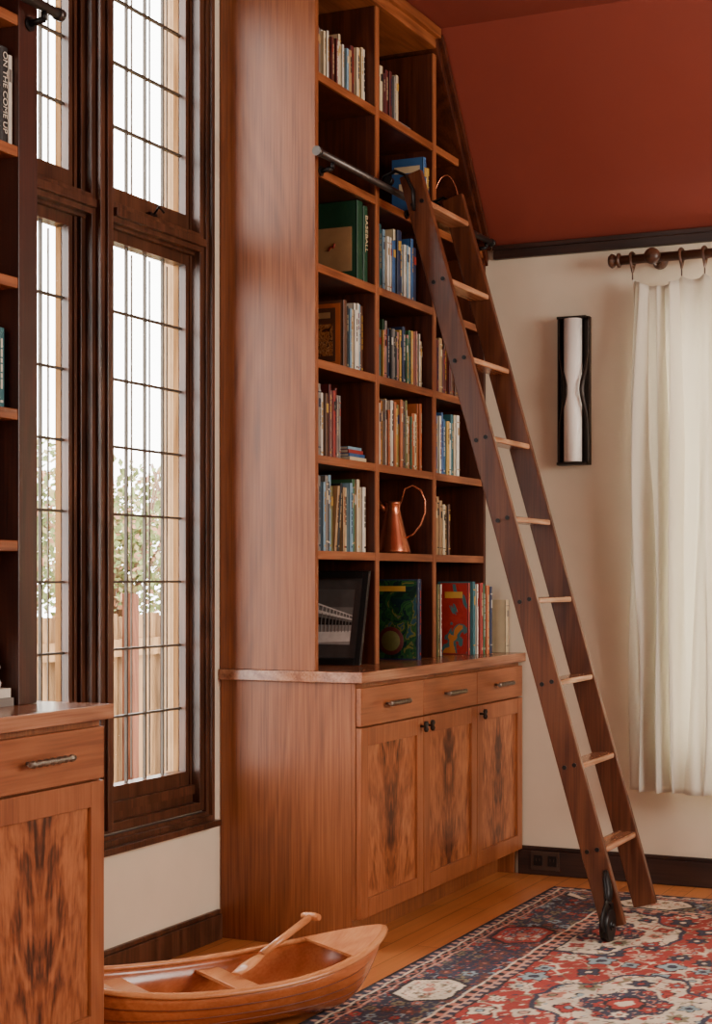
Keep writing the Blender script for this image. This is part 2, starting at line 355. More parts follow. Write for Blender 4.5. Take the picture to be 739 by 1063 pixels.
b2=empty('bookcase',(.18,2.6,CT),'dark walnut bookcase with open shelves','bookcase')
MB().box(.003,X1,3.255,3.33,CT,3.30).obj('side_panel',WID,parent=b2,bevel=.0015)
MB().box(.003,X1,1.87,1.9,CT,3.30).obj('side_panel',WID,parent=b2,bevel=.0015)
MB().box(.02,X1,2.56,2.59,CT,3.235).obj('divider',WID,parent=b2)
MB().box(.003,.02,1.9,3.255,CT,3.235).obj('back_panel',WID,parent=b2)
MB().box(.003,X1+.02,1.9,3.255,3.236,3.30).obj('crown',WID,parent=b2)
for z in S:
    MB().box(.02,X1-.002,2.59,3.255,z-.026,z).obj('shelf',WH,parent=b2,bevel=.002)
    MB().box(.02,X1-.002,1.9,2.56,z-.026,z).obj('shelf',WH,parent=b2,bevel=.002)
# ------------------------------------------------------------ ladder rails (pipe)
PX,PZ=.405,2.585
def pipe(ya,yb,label):
    e=empty('ladder_rail',(PX,(ya+yb)/2,PZ),label,'rail')
    MB().cyl((PX,ya,PZ),(PX,yb,PZ),.0125,20).obj('pipe',STEEL,parent=e)
    for y in (ya,yb):
        s_=-1 if y==ya else 1
        MB().cyl((PX,y,PZ),(PX,y+s_*.02,PZ),.0155,20).obj('end_cap',STEEL,parent=e)
    for y in (ya+.10,(ya+yb)/2+.02,yb-.05):
        MB().cyl((.361,y,PZ-.036),(PX,y,PZ-.030),.008,12).cyl((.361,y,PZ-.036),(.366,y,PZ-.036),.017,16).cyl((PX,y,PZ-.032),(PX,y,PZ-.01),.007,10).obj('bracket',BLK,parent=e)
pipe(4.79,6.38,'aged steel rail carrying the library ladder')
pipe(1.95,3.345,'dark steel ladder rail on the near bookcase')
# ------------------------------------------------------------ ladder
LB=Vector((1.215,0,.045)); LT=Vector((.478,0,2.635)); LN,LF=5.375,5.775
ld=empty('library_ladder',(1.2,(LN+LF)/2,0),'dark walnut rolling library ladder leaning on rail','ladder')
dv=(LT-LB); Ln=dv.length; dn=dv.normalized(); wn=Vector((dn.z,0,-dn.x))
def lad(z): 
    t=(z-LB.z)/dv.z; return LB+dv*t
for y in (LN,LF):
    c=(LB+LT)/2; c.y=y
    MB().obox(c,wn*.042,Vector((0,.014,0)),dn*Ln/2).obj('side_rail',WL,parent=ld,bevel=.004)
rz=[.296+.279*k for k in range(9)]
for z in rz:
    p=lad(z)
    MB().box(p.x-.036,p.x+.04,LN+.0145,LF-.0145,z-.010,z+.010).obj('rung',WR,parent=ld,bevel=.005)
    bm_=MB()
    for dx in (-.018,.018):
        q=p+wn*dx; bm_.cyl((q.x,LN-.0185,q.z-.0),(q.x,LN-.014,q.z),.0075,12)
    bm_.obj('bolt',BLK,parent=ld)
y=LN
yw=y-.065; zw=.063; xw=1.212
MB().cyl((xw-.014,yw,zw),(xw+.014,yw,zw),.052,32).cyl((xw-.018,yw,zw),(xw+.018,yw,zw),.018,20).obj('wheel',BLK,parent=ld,label='black rubber caster wheel')
q=MB()
q.tube([(xw,yw+.060*math.cos(a),zw+.066*math.sin(a)) for a in [math.radians(v) for v in range(-10,191,20)]],.021,10,flat=(1.0,.3))
q.tube([(xw-.022,y-.018,.235),(xw-.016,y-.022,.20),(xw-.006,y-.038,.165),(xw,yw,.128)],[.012,.022,.024,.018],12,flat=(1,.6))
q.cyl((xw-.024,yw,zw),(xw+.024,yw,zw),.008,10)
q.obj('caster_bracket',BLK,parent=ld)
for y,sg in ((LN,-1),(LF,1)):
    yy=y+sg*.026
    MB().tube([(.50,yy,2.50),(.497,yy,2.57),(.47,yy,2.625),(.43,yy,2.645),(.385,yy,2.63),(.372,yy,2.59)],.008,10,flat=(1.6,.7)).cyl((PX,yy-.013,2.613),(PX,yy+.013,2.613),.0145,18).obj('roller_hook',BLK,parent=ld)
# ------------------------------------------------------------ books
BC={
'white':(216,208,192),'cream':(204,184,146),'tan':(166,130,88),'yellow':(194,150,62),'orange':(180,96,48),'red':(146,42,34),'maroon':(90,30,28),
'navy':(34,46,76),'blue':(48,88,136),'light blue':(118,152,172),'teal':(44,98,104),'green':(52,92,58),'dark green':(20,62,38),'olive':(106,106,56),
'grey':(122,116,110),'black':(32,30,30),'brown':(92,58,38),'pink':(180,122,110),'purple':(84,60,98)}
def bm(c): return plain('book_cover_'+c.replace(' ','_'),BC[c],0.5,0,0.08,25)
def book(xs,y,z,t,h,d,c,group,lean=0.0,label_c=None,where='on the walnut shelf',lbl=None):
    mb=MB(); e=.0022
    mb.box(xs-d,xs-.001,y,y+e,z,z+h); mb.box(xs-d,xs-.001,y+t-e,y+t,z,z+h)
    n=5; pts=[]
    for i in range(n+1):
        a=math.pi*i/n; pts.append((xs-.001+math.sin(a)*min(.004,t*.15),y+t/2-math.cos(a)*t/2))
    pts+= [(xs-.004,y+t),(xs-.004,y)]
    mb.prism(pts,'Z',z,z+h)
    mb.box(xs-d+.004,xs-.004,y+e,y+t-e,z+.003,z+h-.003,1)
    if label_c:
        k=random.random(); sx=xs+min(.004,t*.15)-.0005
        if k<.2:
            mb.box(xs-.001,sx+.001,y+t*.18,y+t*.82,z+h*.70,z+h*.84,2)
        elif k<.75:
            zz=z+h*.86; mb_n=random.randint(3,6)
            for _ in range(mb_n):
                l_=h*random.uniform(.05,.12); mb.box(xs-.001,sx+.0009,y+t*.41,y+t*.59,zz-l_,zz,2); zz-=l_+h*.018
            mb.box(xs-.001,sx+.0009,y+t*.35,y+t*.65,z+h*.06,z+h*.09,2)
        else:
            mb.box(xs-.001,sx+.0008,y+t*.1,y+t*.9,z+h*.12,z+h*.135,2); mb.box(xs-.001,sx+.0008,y+t*.1,y+t*.9,z+h*.88,z+h*.895,2); mb.box(xs-.001,sx+.0008,y+t*.3,y+t*.7,z+h*.68,z+h*.80,2)
    if lean:
        for v in mb.v:
            dz_=v.z-z; dy_=v.y-(y if lean<0 else y+t)
            v.y=(y if lean<0 else y+t)+dy_*math.cos(lean)+dz_*math.sin(lean); v.z=z+dz_*math.cos(lean)-dy_*math.sin(lean)
    szw='thin' if t<.018 else ('thick' if t>.036 else 'medium')
    st='leaning' if lean else 'standing upright'
    return mb.obj('book',[bm(c),PAGE,bm(label_c or 'cream')],label=lbl or f'{szw} {c} book {st} {where}',category='book',group=group)
def row(x,ya,yb,z,hr,tr,pal,group,dr=(.14,.18),where='on the walnut shelf'):
    y=ya; hp=None
    while True:
        t=random.uniform(*tr)
        if random.random()<.25: t*=.62
        if y+t>yb: break
        c=random.choice(pal)
        lc=random.choice(['cream','white','black','yellow','navy','red','tan'])
        if lc==c: lc='black' if c!='black' else 'white'
        h=random.uniform(*hr) if (hp is None or random.random()<.7) else hp
        hp=h
        book(x-random.uniform(0,.018),y,z+.0005,t,h,random.uniform(*dr),c,group,label_c=lc,where=where)
        y+=t+.0006
XS=.33
P1=['white','cream','tan','cream','white','yellow','brown','light blue','grey','maroon']
row(XS,4.885,5.325,2.875,(.165,.205),(.016,.030),P1,'books on the top shelf of the first bay')
row(XS,D1+.02,Y_at(417,XS),2.875,(.15,.19),(.015,.026),['white','cream','brown','maroon','grey'],'books on the top shelf of the second bay')
def lying(x0,x1,ya,yb,z,t,c,group,lbl):
    mb=MB(); e=.0022
    mb.box(x0,x1-.001,ya,yb,z,z+e); mb.box(x0,x1-.001,ya,yb,z+t-e,z+t); mb.box(x1-.004,x1,ya,yb,z,z+t); mb.box(x0+.004,x1-.004,ya+.003,yb-.003,z+e,z+t-e,1)
    return mb.obj('book',[bm(c),PAGE],label=lbl,category='book',group=group)
lying(.19,.33,5.60,5.72,2.8755,.022,'grey','books on the top shelf of the second bay','grey paperback lying flat on the top shelf')
g='blue books behind the ladder'
bk=book(.352,5.79,2.5605,.026,.245,.13,'blue',g,label_c='yellow',lbl='blue book with bright cover behind the ladder')
MB().box(.352-.10,.352-.03,5.7888,5.79,2.66,2.71).box(.352-.12,.352-.015,5.7888,5.79,2.75,2.775).obj('cover_title',bm('cream'),parent=bk)
book(.345,5.818,2.5605,.022,.23,.13,'navy',g,label_c='white'); book(.345,5.842,2.5605,.022,.215,.13,'yellow',g,label_c='navy')
# shelf 2.245
g='tall books on the fourth shelf'
yb_=Y_at(371,XS)
bk=book(XS,yb_,2.2455,.048,.285,.235,'dark green',g,lbl='large dark green book with pale cover plate')
MB().box(XS-.165,XS-.02,yb_-.0012,yb_,2.285,2.44).obj('cover_plate',bm('tan'),parent=bk)
MB().tube([(XS-.11,yb_-.0016,2.36),(XS-.10,yb_-.0016,2.375),(XS-.09,yb_-.0016,2.37),(XS-.086,yb_-.0016,2.385)],.003,6).obj('cover_motif',bm('red'),parent=bk)
bk2=book(XS+.002,yb_+.05,2.2455,.034,.275,.22,'dark green',g,lbl='dark green hardcover with pale BASEBALL lettering on spine')
for (o_,t_,c_,h_) in ((.086,.022,'white',.27),(.110,.018,'red',.26)):
    if yb_+o_+t_<D1-.016: book(XS,yb_+o_,2.2455,t_,h_,.2,c_,g,label_c='black')
def text(body,size,org,xd,yd,mat,parent,name='lettering'):
    cu=bpy.data.curves.new(name,'FONT'); cu.body=body; cu.size=size; cu.extrude=.0003
    to=bpy.data.objects.new(name,cu); COL.objects.link(to)
    bpy.context.view_layer.update()
    dg=bpy.context.evaluated_depsgraph_get(); me=bpy.data.meshes.new_from_object(to.evaluated_get(dg))
    bpy.data.objects.remove(to)
    xd=Vector(xd);yd=Vector(yd);zd=xd.cross(yd); o=Vector(org)
    for v in me.vertices: v.co=xd*v.co.x+yd*v.co.y+zd*v.co.z
    me.materials.clear(); me.materials.append(mat)
    ob=bpy.data.objects.new(name,me); COL.objects.link(ob); setw(ob,o,parent); return ob
text('BASEBALL',.030,(XS+.0065,yb_+.057,2.49),(0,0,-1),(0,1,0),bm('cream'),bk2)
row(XS,D1+.02,Y_at(437,XS),2.245,(.20,.25),(.014,.032),['navy','blue','white','light blue','blue','white','cream','teal'],'blue and white books')
# shelf 1.93
g='books beside the illustrated cover'
yb_=Y_at(357,XS)
def cover_mat(name,cols,scale,p0=.36,dist=1.5):
    m,nt,b=newmat(name); N=nt.nodes; L=nt.links
    tc=N.new('ShaderNodeTexCoord'); v=N.new('ShaderNodeTexNoise'); v.inputs['Scale'].default_value=scale; v.inputs['Detail'].default_value=3; v.inputs['Distortion'].default_value=dist
    L.new(tc.outputs['Object'],v.inputs['Vector'])
    r=N.new('ShaderNodeValToRGB'); r.color_ramp.interpolation='CONSTANT'
    L.new(v.outputs['Fac'],r.inputs['Fac']); n=len(cols)
    r.color_ramp.elements[0].color=(*lin(cols[0]),1); r.color_ramp.elements[1].position=p0; r.color_ramp.elements[1].color=(*lin(cols[1]),1)
    for i in range(2,n):
        e=r.color_ramp.elements.new(p0+.3*(i-1)/(n-1)); e.color=(*lin(cols[i]),1)
    L.new(r.outputs['Color'],b.inputs['Base Color']); b.inputs['Roughness'].default_value=.35; return m
PIC=cover_mat('picture_cover_art',[(60,34,22),(120,66,38),(176,120,70),(140,84,48),(196,150,96),(90,50,32)],38)
bk=book(XS,yb_,1.9305,.026,.235,.18,'brown',g,lbl='brown book with framed picture on the cover')
MB().box(XS-.17,XS-.012,yb_-.0012,yb_,1.94,2.155).obj('cover_border',bm('orange'),parent=bk)
MB().box(XS-.152,XS-.03,yb_-.0022,yb_-.0012,1.955,2.14).obj('cover_panel',bm('brown'),parent=bk)
MB().box(XS-.14,XS-.04,yb_-.0032,yb_-.0022,1.975,2.085).obj('cover_picture',PIC,parent=bk)
MB().box(XS-.13,XS-.05,yb_-.0032,yb_-.0022,2.105,2.125).obj('title_band',bm('tan'),parent=bk)
row(XS,yb_+.028,D1-.018,1.93,(.20,.25),(.012,.024),['white','grey','black','navy','cream','light blue','brown'],g)
row(XS,D1+.02,D2-.03,1.93,(.17,.225),(.010,.022),['white','grey','teal','yellow','light blue','red','green','cream','pink','navy','black'],'colourful books on the middle shelf')
row(XS,D2+.02,BY-.1,1.93,(.17,.22),(.018,.03),['brown','tan','maroon'],'books behind the ladder on middle shelf')
# shelf 1.615
row(XS,4.885,Y_at(359,XS),1.615,(.20,.25),(.014,.026),['red','cream','maroon','grey','grey','white','brown'],'red and grey books')
z=1.6155; ys=Y_at(361,XS)+.02
for i,(c,t) in enumerate((('cream',.016),('blue',.012),('red',.013),('light blue',.010))):
    lying(.17+.004*i,.33-.004*i,ys+.004*i,5.32-.005*i,z,t,c,'small stack of flat books',f'small {c} book in a flat stack'); z+=t+.0004
row(XS,D1+.02,D2-.03,1.615,(.20,.26),(.011,.024),['yellow','white','green','orange','cream','tan','olive','brown','yellow','orange'],'yellow and green books')
row(XS,D2+.02,Y_at(480,XS),1.615,(.20,.25),(.018,.034),['white','yellow','blue','green','cream','teal'],'books on the third bay shelf')
# shelf 1.30
g='books above the framed photograph'
row(XS,4.885,Y_at(350,XS),1.30,(.22,.265),(.012,.022),['navy','brown','olive','grey','black','light blue'],g)
yl=Y_at(350,XS)+.004
book(XS-.01,yl,1.3005,.016,.225,.17,'tan',g,lean=math.radians(7),label_c='brown')
book(XS-.01,yl+.022,1.3005,.014,.235,.17,'black',g,lean=math.radians(7),label_c='cream')
row(XS,yl+.072,5.32,1.30,(.21,.265),(.011,.024),['cream','yellow','green','green','pink','tan','white','black','light blue'],g)
row(XS,D2+.02,Y_at(469,XS),1.30,(.19,.23),(.018,.03),['tan','cream','brown'],'books beside the copper pitcher')
g='large books standing on the counter'
JG=cover_mat('jungle_cover_art',[(14,40,30),(22,62,36),(16,40,44),(44,92,44),(24,70,40),(110,112,48),(40,80,90)],14)
yj=5.66
bk=book(.385,yj,CT+.0005,.03,.30,.24,'navy',g,label_c='red',lbl='large dark picture book with green field cover art')
MB().box(.385-.236,.385-.006,yj-.0012,yj,CT+.006,CT+.296).obj('cover_art',JG,parent=bk)
MB().lathe((.275,yj-.0012,CT+.07),[(.0,-.0015),(.05,-.0012),(.053,0)],24,axis='Y').obj('cover_oval',bm('maroon'),parent=bk)
MB().lathe((.275,yj-.0026,CT+.07),[(.0,-.001),(.036,-.0008),(.038,0)],24,axis='Y').obj('cover_oval',bm('olive'),parent=bk)
MB().box(.385-.19,.385-.05,yj-.0022,yj-.0013,CT+.255,CT+.275).obj('title_band',bm('yellow'),parent=bk)
book(.36,yj+.035,CT+.0005,.02,.28,.2,'navy',g,label_c='light blue')
book(.36,yj+.06,CT+.0005,.016,.29,.2,'teal',g,label_c='white')
y=D2+.03
for (t,h,c,lc,x) in ((.018,.285,'cream','red',.345),(.014,.27,'white','black',.34),(.018,.28,'olive','cream',.345),(.014,.26,'yellow','black',.34),(.012,.28,'white','red',.345)):
    book(x,y,CT+.0005,t,h,.17,c,g,label_c=lc); y+=t+.001
RG=cover_mat('red_cover_art',[(166,38,34),(160,36,32),(166,40,34),(158,34,30),(60,104,106),(190,116,50)],6)
yr=6.14
bk=book(.40,yr,CT+.0005,.016,.285,.12,'red',g,label_c='yellow',lbl='large red picture book with bright cover art')
MB().box(.40-.116,.40-.006,yr-.0012,yr,CT+.006,CT+.28).obj('cover_art',RG,parent=bk)
MB().box(.40-.10,.40-.025,yr-.0024,yr-.0013,CT+.225,CT+.25).obj('title_band',bm('yellow'),parent=bk)
y=yr+.018
for (t,h,c,lc,x) in ((.024,.29,'teal','yellow',.412),(.014,.28,'white','red',.42),(.03,.285,'red','cream',.428),(.018,.28,'green','white',.43),(.03,.275,'orange','cream',.436),(.022,.27,'navy','white',.44)):
    book(x,y,CT+.0005,t,h,.15,c,g,label_c=lc); y+=t+.001
bk=book(.465,6.395,CT+.0005,.03,.215,.088,'cream',g,label_c='grey',lbl='slim cream book standing against the wall')
# near bookcase books
g='books on the near bookcase shelf'
ye=3.252
book(.345,ye-.018,2.2455,.015,.215,.16,'white',g,label_c='grey')
b0=book(.345,ye-.054,2.2455,.034,.228,.16,'black',g,lbl='black hardcover book with white lettering on the spine')
text('ON THE COME UP',.0235,(.3505,ye-.045,2.462),(0,0,-1),(0,1,0),bm('white'),b0)
book(.345,ye-.092,2.2455,.036,.21,.16,'white',g,label_c='black')
book(.345,ye-.13,2.2455,.036,.22,.16,'brown',g,label_c='cream')
book(.34,Y_at(5,.34)-.03,1.6155,.03,.19,.16,'teal',g,label_c='white')
book(.34,Y_at(5,.34)-.065,1.6155,.03,.2,.16,'light blue',g,label_c='black')
lying(.20,.36,3.06,3.235,CT,.02,'grey','books stacked on the near counter','grey book lying flat on the counter')
lying(.21,.355,3.07,3.23,CT+.0205,.022,'white','books stacked on the near counter','white book lying flat on the counter')
MB().lathe((.31,3.19,CT+.043),[(0,0),(.035,0),(.038,.012),(.03,.03),(.036,.05),(.03,.07),(.016,.08),(.02,.092),(.014,.11),(0,.116)]).obj('figurine',CERA,label='small white ceramic figurine on stacked books',category='figurine')
# ------------------------------------------------------------ framed photograph
fp=empty('picture_frame',(.215,5.22,CT),'black framed monochrome pier photograph leaning on shelf','picture frame')
tilt=math.radians(14); H=.335
xa,xb=.06,.36; yb0=5.215
def FP(x,h,o):
    return Vector((x, yb0+h*math.sin(tilt)-o*math.cos(tilt), CT+.006+h*math.cos(tilt)-o*math.sin(tilt)))
def fpoly(mb,pts,o0,o1,m=0):
    n=len(pts); vs=[FP(x,h,o) for o in (o0,o1) for (x,h) in pts]
    mb.add(vs,[tuple(range(n)),tuple(reversed(range(n,2*n)))]+[(i,i+n,(i+1)%n+n,(i+1)%n) for i in range(n)],m)
def fpbox(mb,x0,x1,h0,h1,o0,o1,m=0): fpoly(mb,[(x0,h0),(x1,h0),(x1,h1),(x0,h1)],o0,o1,m)
m=MB(); t=.022
fpbox(m,xa,xa+t,0,H,0,.02); fpbox(m,xb-t,xb,0,H,0,.02); fpbox(m,xa+t,xb-t,0,t,0,.02); fpbox(m,xa+t,xb-t,H-t,H,0,.02)
m.obj('frame',plain('black_frame_lacquer',(30,28,27),.3),parent=fp,bevel=.0015)
m=MB(); fpbox(m,xa+t,xb-t,t,H-t,0,.006); m.obj('mat_board',plain('charcoal_mat_board',(74,68,66),.9),parent=fp)
pm=[plain('photo_dark',(92,90,88),.5),plain('photo_light',(236,234,228),.5),plain('photo_mid',(170,168,164),.5),plain('photo_black',(34,32,32),.5),plain('photo_grey',(128,126,122),.5)]
m=MB(); x0,x1=xa+.045,xb-.052; h0,h1=.07,.268
fpbox(m,x0,x1,h0,h0+.07,.006,.0075,2)
for i,k in enumerate((4,4,0,0)): fpbox(m,x0,x1,h0+.07+i*(h1-h0-.07)/4,h0+.07+(i+1)*(h1-h0-.07)/4,.006,.0075,k)
hz=h0+.07
fpoly(m,[(x0,hz),(x1,hz),(x1,hz+.010),(x0,hz+.038)],.0075,.0079,3)
fpoly(m,[(x0,hz+.055),(x1,hz+.018),(x1,hz+.023),(x0,hz+.070)],.0075,.0083,1)
fpoly(m,[(x0,hz+.092),(x1,hz+.032),(x1,hz+.035),(x0,hz+.099)],.0075,.0083,1)
nn=13
for i in range(nn):
    k=(i/nn)**.75; xx=x0+(x1-x0)*k; a_=hz+.066+( .022-.066)*k; b_=hz+.092+(.032-.092)*k
    fpoly(m,[(xx,a_),(xx+.002,a_),(xx+.002,b_),(xx,b_)],.0075,.0082,1)
    fpoly(m,[(xx,h0+.045),(xx+.003,h0+.045),(xx+.003,a_-.005),(xx,a_-.005)],.0075,.0086,4)
fpoly(m,[(x0+.03,h0+.004),(x1,h0+.012),(x1,h0+.05),(x0,h0+.04)],.0075,.0082,1)
m.obj('photograph',pm,parent=fp)
# ------------------------------------------------------------ copper pitcher
cp=empty('pitcher',(.265,5.70,1.30),'copper pitcher with tall looped handle on shelf','pitcher')
MB().lathe((.265,5.70,1.3005),[(0,0),(.062,0),(.068,.004),(.067,.014),(.060,.04),(.050,.075),(.041,.11),(.033,.145),(.028,.17),(.031,.188),(.035,.196),(.032,.194),(.025,.17),(.030,.145),(.038,.11)]).obj('body',COP,parent=cp)
hp=[(.050,.06),(.078,.075),(.105,.11),(.122,.155),(.122,.20),(.105,.24),(.075,.258),(.045,.245),(.030,.19)]
MB().tube([(.265+a*.93,5.70+a*.36,1.30+h) for a,h in hp],.0052,10,flat=(1.6,.8)).obj('handle',COP,parent=cp)
MB().tube([(.265-.026,5.69,1.46),(.265-.042,5.684,1.485),(.265-.052,5.68,1.50)],[.014,.011,.006],12).obj('spout',COP,parent=cp)
bs=empty('basket',(.30,6.15,2.56),'small wicker basket with thin wire loop handle','basket')
MB().lathe((.30,6.15,2.5605),[(0,0),(.045,0),(.052,.02),(.058,.07),(.062,.11),(.058,.112),(.052,.07),(.046,.02)],24).obj('body',WICK,parent=bs)
MB().tube([(.30+.055*math.cos(a)*.9,6.15+.055*math.cos(a)*.42,2.66+.16*math.sin(a)) for a in [math.pi*i/20 for i in range(21)]],.003,8).obj('handle',COP,parent=bs)
# ------------------------------------------------------------ wall sconce
def X_back(u,y):
    a=(u-370)/F; dx_=fx+a*rx; dy_=fy+a*ry; return CX+y/dy_*dx_
xa,xb=X_back(579,BY-.03),X_back(612,BY-.03); za,zb=1.665,2.262
scn=empty('wall_sconce',((xa+xb)/2,BY,za),'dark bronze wall sconce with white tube and curved bands','wall sconce')
m=MB()
m.box(xa,xb,BY-.006,BY-.001,za,zb)
m.box(xa,xa+.006,BY-.03,BY-.006,za,zb); m.box(xb-.006,xb,BY-.03,BY-.006,za,zb); m.box(xa+.006,xb-.006,BY-.06,BY-.006,za,za+.010); m.box(xa+.006,xb-.006,BY-.06,BY-.006,zb-.010,zb)
m.obj('frame',BRZ,parent=scn,bevel=.001)
xc=(xa+xb)/2+.006
MB().cyl((xc,BY-.052,za+.012),(xc,BY-.052,zb-.012),.036,32).obj('glass_tube',WHT,parent=scn)
for sg in (-1,1):
    n=36; vs=[];fs=[]
    for i in range(n+1):
        t_=i/n; z_=za+.004+(zb-za-.008)*t_
        e=math.exp(-((t_-.5)/.16)**2)
        w_=.058-.032*e; y1=BY-.045-.050*e; sh=.014*e
        vs+=[(xc+sh+sg*w_,y1,z_),(xc+sh+sg*(w_+.006+.010*e),y1+.010,z_)]
    for i in range(n): fs.append((2*i,2*i+1,2*i+3,2*i+2))
    q=MB(); q.add(vs,fs,0,True); q.obj('band',BRZ,parent=scn,solid=.005)
m=MB(); xo=X_back(566,BY-.03); m.box(xo-.06,xo+.06,BY-.027,BY-.0205,.022,.098)
for q in (-.03,.03):
    m.box(xo+q-.018,xo+q+.018,BY-.030,BY-.027,.040,.082,1)
    m.box(xo+q-.009,xo+q-.006,BY-.0305,BY-.030,.058,.07); m.box(xo+q+.006,xo+q+.009,BY-.0305,BY-.030,.058,.07)
m.obj('power_outlet',[plain('brown_outlet_plate',(66,50,42),.3),plain('black_plastic',(14,12,12),.35)],label='dark double power outlet set in the baseboard',category='power outlet',bevel=.001)
# ------------------------------------------------------------ curtain
RY=BY-.09; RZ=2.462
rod=empty('curtain_rod',(1.6,RY,RZ),'brown turned wood curtain rod with bracket and finial','curtain rod')
xl=X_back(645,RY)
MB().cyl((xl,RY,RZ),(2.7,RY,RZ),.0185,20).obj('pole',WRo,parent=rod)
MB().lathe((xl,RY,RZ),[(.017,.0),(.029,-.004),(.029,-.012),(.016,-.018),(.025,-.027),(.029,-.037),(.021,-.048),(0,-.052)],20,axis='X').obj('finial',WRo,parent=rod)
xk=X_back(680,RY)
MB().lathe((xk,RY-.018,RZ),[(0,-.045),(.020,-.04),(.032,-.027),(.032,-.016),(.016,-.008),(.020,0)],20,axis='Y').cyl((xk,RY+.01,RZ),(xk,BY-.012,RZ),.011).lathe((xk,BY-.012,RZ),[(0,-.004),(.03,-.002),(.032,.011)],20,axis='Y').tube([(xk,RY+.01,RZ-.024),(xk,RY,RZ-.024),(xk,RY-.018,RZ-.014)],.008,8).obj('bracket',WRo,parent=rod)
def cloth():
    m=bpy.data.materials.new('linen'); m.use_nodes=True; nt=m.node_tree; b=nt.nodes['Principled BSDF']; o=nt.nodes['Material Output']
    b.inputs['Base Color'].default_value=(*lin((236,231,218)),1); b.inputs['Roughness'].default_value=.95
    n=nt.nodes.new('ShaderNodeTexNoise'); n.inputs['Scale'].default_value=250; tc=nt.nodes.new('ShaderNodeTexCoord'); nt.links.new(tc.outputs['Object'],n.inputs['Vector'])
    bp=nt.nodes.new('ShaderNodeBump'); bp.inputs['Strength'].default_value=.15; bp.inputs['Distance'].default_value=.002; nt.links.new(n.outputs['Fac'],bp.inputs['Height']); nt.links.new(bp.outputs[0],b.inputs['Normal'])
    t=nt.nodes.new('ShaderNodeBsdfTranslucent'); t.inputs[0].default_value=(*lin((240,234,218)),1)
    x=nt.nodes.new('ShaderNodeMixShader'); x.inputs[0].default_value=.36
    nt.links.new(b.outputs[0],x.inputs[1]); nt.links.new(t.outputs[0],x.inputs[2]); nt.links.new(x.outputs[0],o.inputs[0]); return m
LIN=cloth()
cxa=X_back(656,RY); cxb=2.65
rings=[X_back(u,RY) for u in (657,708,732)]
while rings[-1]<2.5: rings.append(rings[-1]+.16)
def sag(x):
    for a,b in zip(rings,rings[1:]):
        if a<=x<=b: 
            k=(x-a)/(b-a); return 4*k*(1-k)*min(.035,(b-a)*.18)
    return 0
cu=MB(); nx,nz=640,72; vs=[];fs=[]
for j in range(nz+1):
    tz=j/nz
    for i in range(nx+1):
        tx=i/nx; xb_=cxa+(cxb-cxa)*tx
        ph=2*math.pi*(tx*24+1.1*math.sin(tx*14+.6)+.4*math.sin(tx*47+2)+ .38*math.sin(tz*2.2+tx*19)+.16*math.sin(tz*5+tx*33))
        am=(.020+.024*min(1,tz*2.5))*(.55+.65*math.sin(tx*27+1.4+tz*1.6)**2)
        x=xb_+.012*math.sin(ph*2+1.2)*(.3+.7*tz)-.010*tz*(1-tx)
        y=RY+.002+am*(math.sin(ph)+.32*math.sin(2*ph+tz*2+tx*6))+.007*math.sin(ph*.37+tz*3.2)+.004*math.sin(tz*17+tx*40)*math.sin(tx*90)
        z=2.385-(2.385-.375)*tz-sag(xb_)*(1-tz)**6
        vs.append((x,min(y,BY-.012),z))
for j in range(nz):
    for i in range(nx):
        a=j*(nx+1)+i; fs.append((a,a+1,a+nx+2,a+nx+1))
cu.add(vs,fs,0,True)
cu.obj('curtain',LIN,label='cream pleated linen curtain hanging from wooden rod',category='curtain',solid=.0015)
for xr in rings[:6]:
    MB().tube([(xr+.003*math.sin(a*2),RY+.030*math.cos(a),RZ-.011+.034*math.sin(a)) for a in [2*math.pi*i/24 for i in range(24)]],.0075,8,closed=True,flat=(1.2,.8)).cyl((xr,RY,RZ-.08),(xr,RY,RZ-.045),.003,8).obj('curtain_ring',WRo,label='dark wooden curtain ring with small hook',category='curtain ring',group='curtain rings on the rod')
